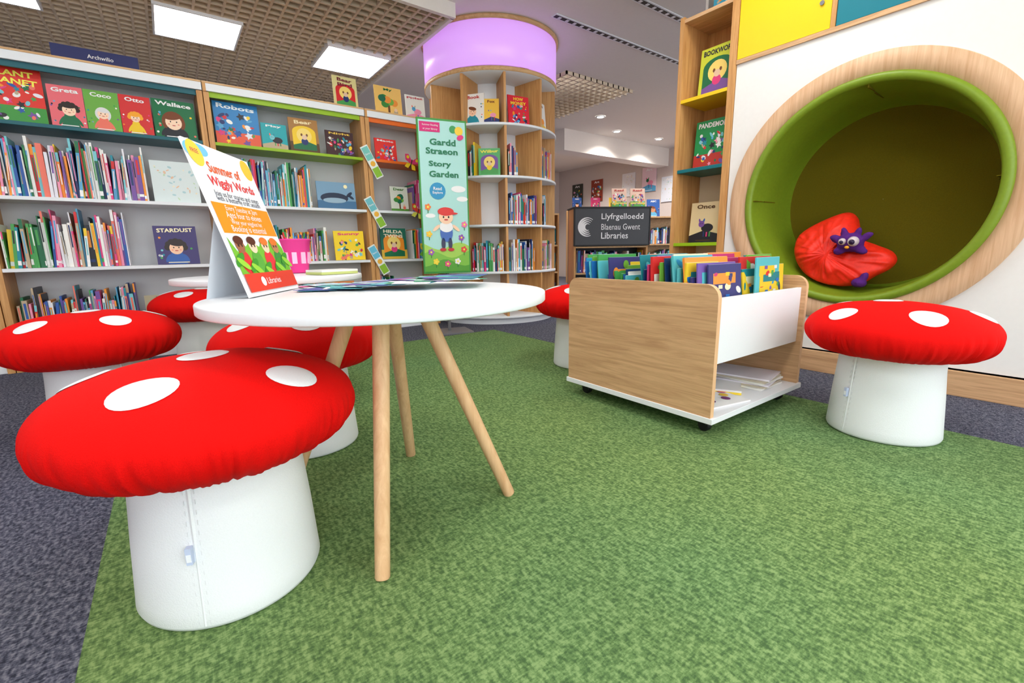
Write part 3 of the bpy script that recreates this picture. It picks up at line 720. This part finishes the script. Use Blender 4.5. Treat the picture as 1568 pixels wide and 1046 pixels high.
pz=blob([((TX,.93,.715),(.045,.062,.05),'X',0),((TX,1.0,.735),(.02,.032,.02),'X',.5),((TX,.86,.745),(.018,.03,.018),'X',-.6),((TX,.90,.77),(.014,.016,.028),'X',.2),((TX,.965,.77),(.014,.016,.028),'X',-.2),((TX,.975,.675),(.025,.035,.022),'X',-.5),((TX,.88,.675),(.02,.034,.02),'X',.5)],'body','purple',.006,.012,.03)
pz.parent=e;pz.matrix_parent_inverse=e.matrix_world.inverted()
pz=blob([((2.965,.87,.487+.015),(.03,.035,.026),'X',0),((2.965,.85,.53),(.018,.02,.03),'X',.3)],'foot','purple',.006,.01,.03)
pz.parent=e;pz.matrix_parent_inverse=e.matrix_world.inverted()
b=MB()
for yy,rr in((.955,.018),(.905,.026)):
    b.M=T(TX-.042,yy,.72)
    b.lathe([(rr*math.sin(pi*k/14)+1e-4,rr*math.cos(pi*k/14)) for k in range(15)],24,'v',c(205,190,195))
    b.M=T(TX-.042-rr*.72,yy,.717)
    b.lathe([(rr*.55*math.sin(pi*k/10)+1e-4,rr*.55*math.cos(pi*k/10)) for k in range(11)],16,'v',c(40,20,60))
b.M=T(TX-.045,.93,.69);b.lathe([(.011*math.sin(pi*k/8)+1e-4,.008*math.cos(pi*k/8)) for k in range(9)],14,'v',c(250,170,40))
b.obj('eyes',parent=e)
# ------------------------------------------------------------ far area: service desk with sign, shelves of books, posters
cen=Vector((4.68,4.10,0));a=math.atan2(-.595,.804)+.12
b=MB();b.M=T(*cen)@RZ(a)
b.box(-.5,.5,.0,.03,.76,1.215,'grey');b.box(-.515,.515,-.01,.34,1.215,1.235,'black');b.box(-.51,-.495,-.006,.03,.76,1.215,'black');b.box(.495,.51,-.006,.03,.76,1.215,'black');b.box(-.51,.51,-.006,.03,.745,.76,'black')
b.box(-.5,.5,.33,.36,0,1.215,'grey');b.box(-.5,-.475,.03,.33,0,1.215,'woodz');b.box(.475,.5,.03,.33,0,1.215,'woodz')
for z in(.04,.38,.72): b.box(-.475,.475,.03,.33,z,z+.02,'woodx')
b.text('Llyfrgelloedd',.13,1.105,.56,-.004,WH,bold=.01,h=.095);b.text('Blaenau Gwent',.11,.985,.52,-.004,WH,h=.075);b.text('Libraries',.03,.875,.36,-.004,WH,bold=.01,h=.08)
for k in range(4):
    cx,cz,r=-.34,.985,.12-.024*k
    n=18;ou=[(cx+r*math.cos(.9+i*4.2/n),cz+r*math.sin(.9+i*4.2/n)) for i in range(n+1)]
    inn=[(cx+.012+(r-.014)*math.cos(.9+i*4.2/n),cz+(r-.011)*math.sin(.9+i*4.2/n)) for i in range(n+1)]
    for i in range(n): b.pol([inn[i],ou[i],ou[i+1],inn[i+1]],-.004,WH)
b.obj('service_desk')
b=MB();b.M=T(*cen)@RZ(a)
for z in(.06,.40): spines(b,-.46,.46,z,.06,.2,.29,.006,.03,rng=R4)
b.obj('row_of_books')
for dx in(.12,.37):
    b=MB();b.M=T(*cen)@RZ(a)@T(dx,.1,1.237);b.box(-.1,.1,0,.06,0,.06,'v',c(235,220,120));b.M=b.M@Matrix.Rotation(-.15,4,'X');cover(b,.2,.24,c(225,190,170),'Read',c(180,40,40),1,c(90,170,80));b.obj('leaflet_display_box')
for (px,py,ht) in ((3.92,4.72,1.15),(6.3,4.15,1.15),(7.4,6.9,1.5)):
    b=MB();b.M=T(px,py,0)@RZ(a);ww=.3 if px<4 else .6
    b.box(-ww,ww,.28,.3,0,ht,'woodx')
    for xx in(-ww,ww-.02): b.box(xx,xx+.02,0,.3,0,ht,'woodz')
    z=.05
    while z<ht-.2: 
        b.box(-ww+.02,ww-.02,.0,.28,z,z+.02,'woodx');spines(b,-ww+.03,ww-.03,z+.02,.04,.2,.28,.006,.03,rng=R4);z+=.35
    b.box(-ww,ww,0,.3,ht,ht+.02,'woodx')
    for k in range(3):
        if px>4:
            M0=b.M.copy();b.M=M0@T(-.4+.4*k,.15,ht+.022)@Matrix.Rotation(-.12,4,'X');cover(b,.2,.26,PAL[4+k*3],'ABC',WH,k,None,R4);b.M=M0
    b.obj('low_bookcase')
for y,z,bg,k in((8.6,2.05,c(60,60,50),1),(7.95,2.08,c(150,60,40),1),(7.0,2.1,c(235,235,240),6),(6.45,2.15,c(240,210,220),2),(5.95,1.9,c(225,230,240),6)):
    book(T(8.485,y,z-.25)@RZ(-pi/2),.36,.5,bg,'Art',WH,k,tilt=0,name='wall_poster')
# ------------------------------------------------------------ camera
th=math.radians(11.2);r=math.radians(.95);a1=math.radians(53.5)
F=Vector((math.cos(a1),math.sin(a1),0));Rr=Vector((math.sin(a1),-math.cos(a1),0));Zv=Vector((0,0,1))
fw=F*math.cos(th)-Zv*math.sin(th);U=F*math.sin(th)+Zv*math.cos(th)
cx=Rr*math.cos(r)-U*math.sin(r);cu=Rr*math.sin(r)+U*math.cos(r)
cam=bpy.data.cameras.new('camera');cam.sensor_width=36;cam.lens=700/1568*36;cam.clip_start=.02
co=bpy.data.objects.new('camera',cam)
co.matrix_world=Matrix(((cx.x,cu.x,-fw.x,0),(cx.y,cu.y,-fw.y,0),(cx.z,cu.z,-fw.z,.7),(0,0,0,1)))
bpy.context.scene.collection.objects.link(co);bpy.context.scene.camera=co
# ------------------------------------------------------------ world + view
w=bpy.data.worlds.new('world');bpy.context.scene.world=w;w.use_nodes=True
bg=w.node_tree.nodes['Background'];bg.inputs[0].default_value=(.9,.95,1,1);bg.inputs[1].default_value=3.2
vs_=bpy.context.scene.view_settings
vs_.view_transform='Standard';vs_.look='None';vs_.exposure=.2
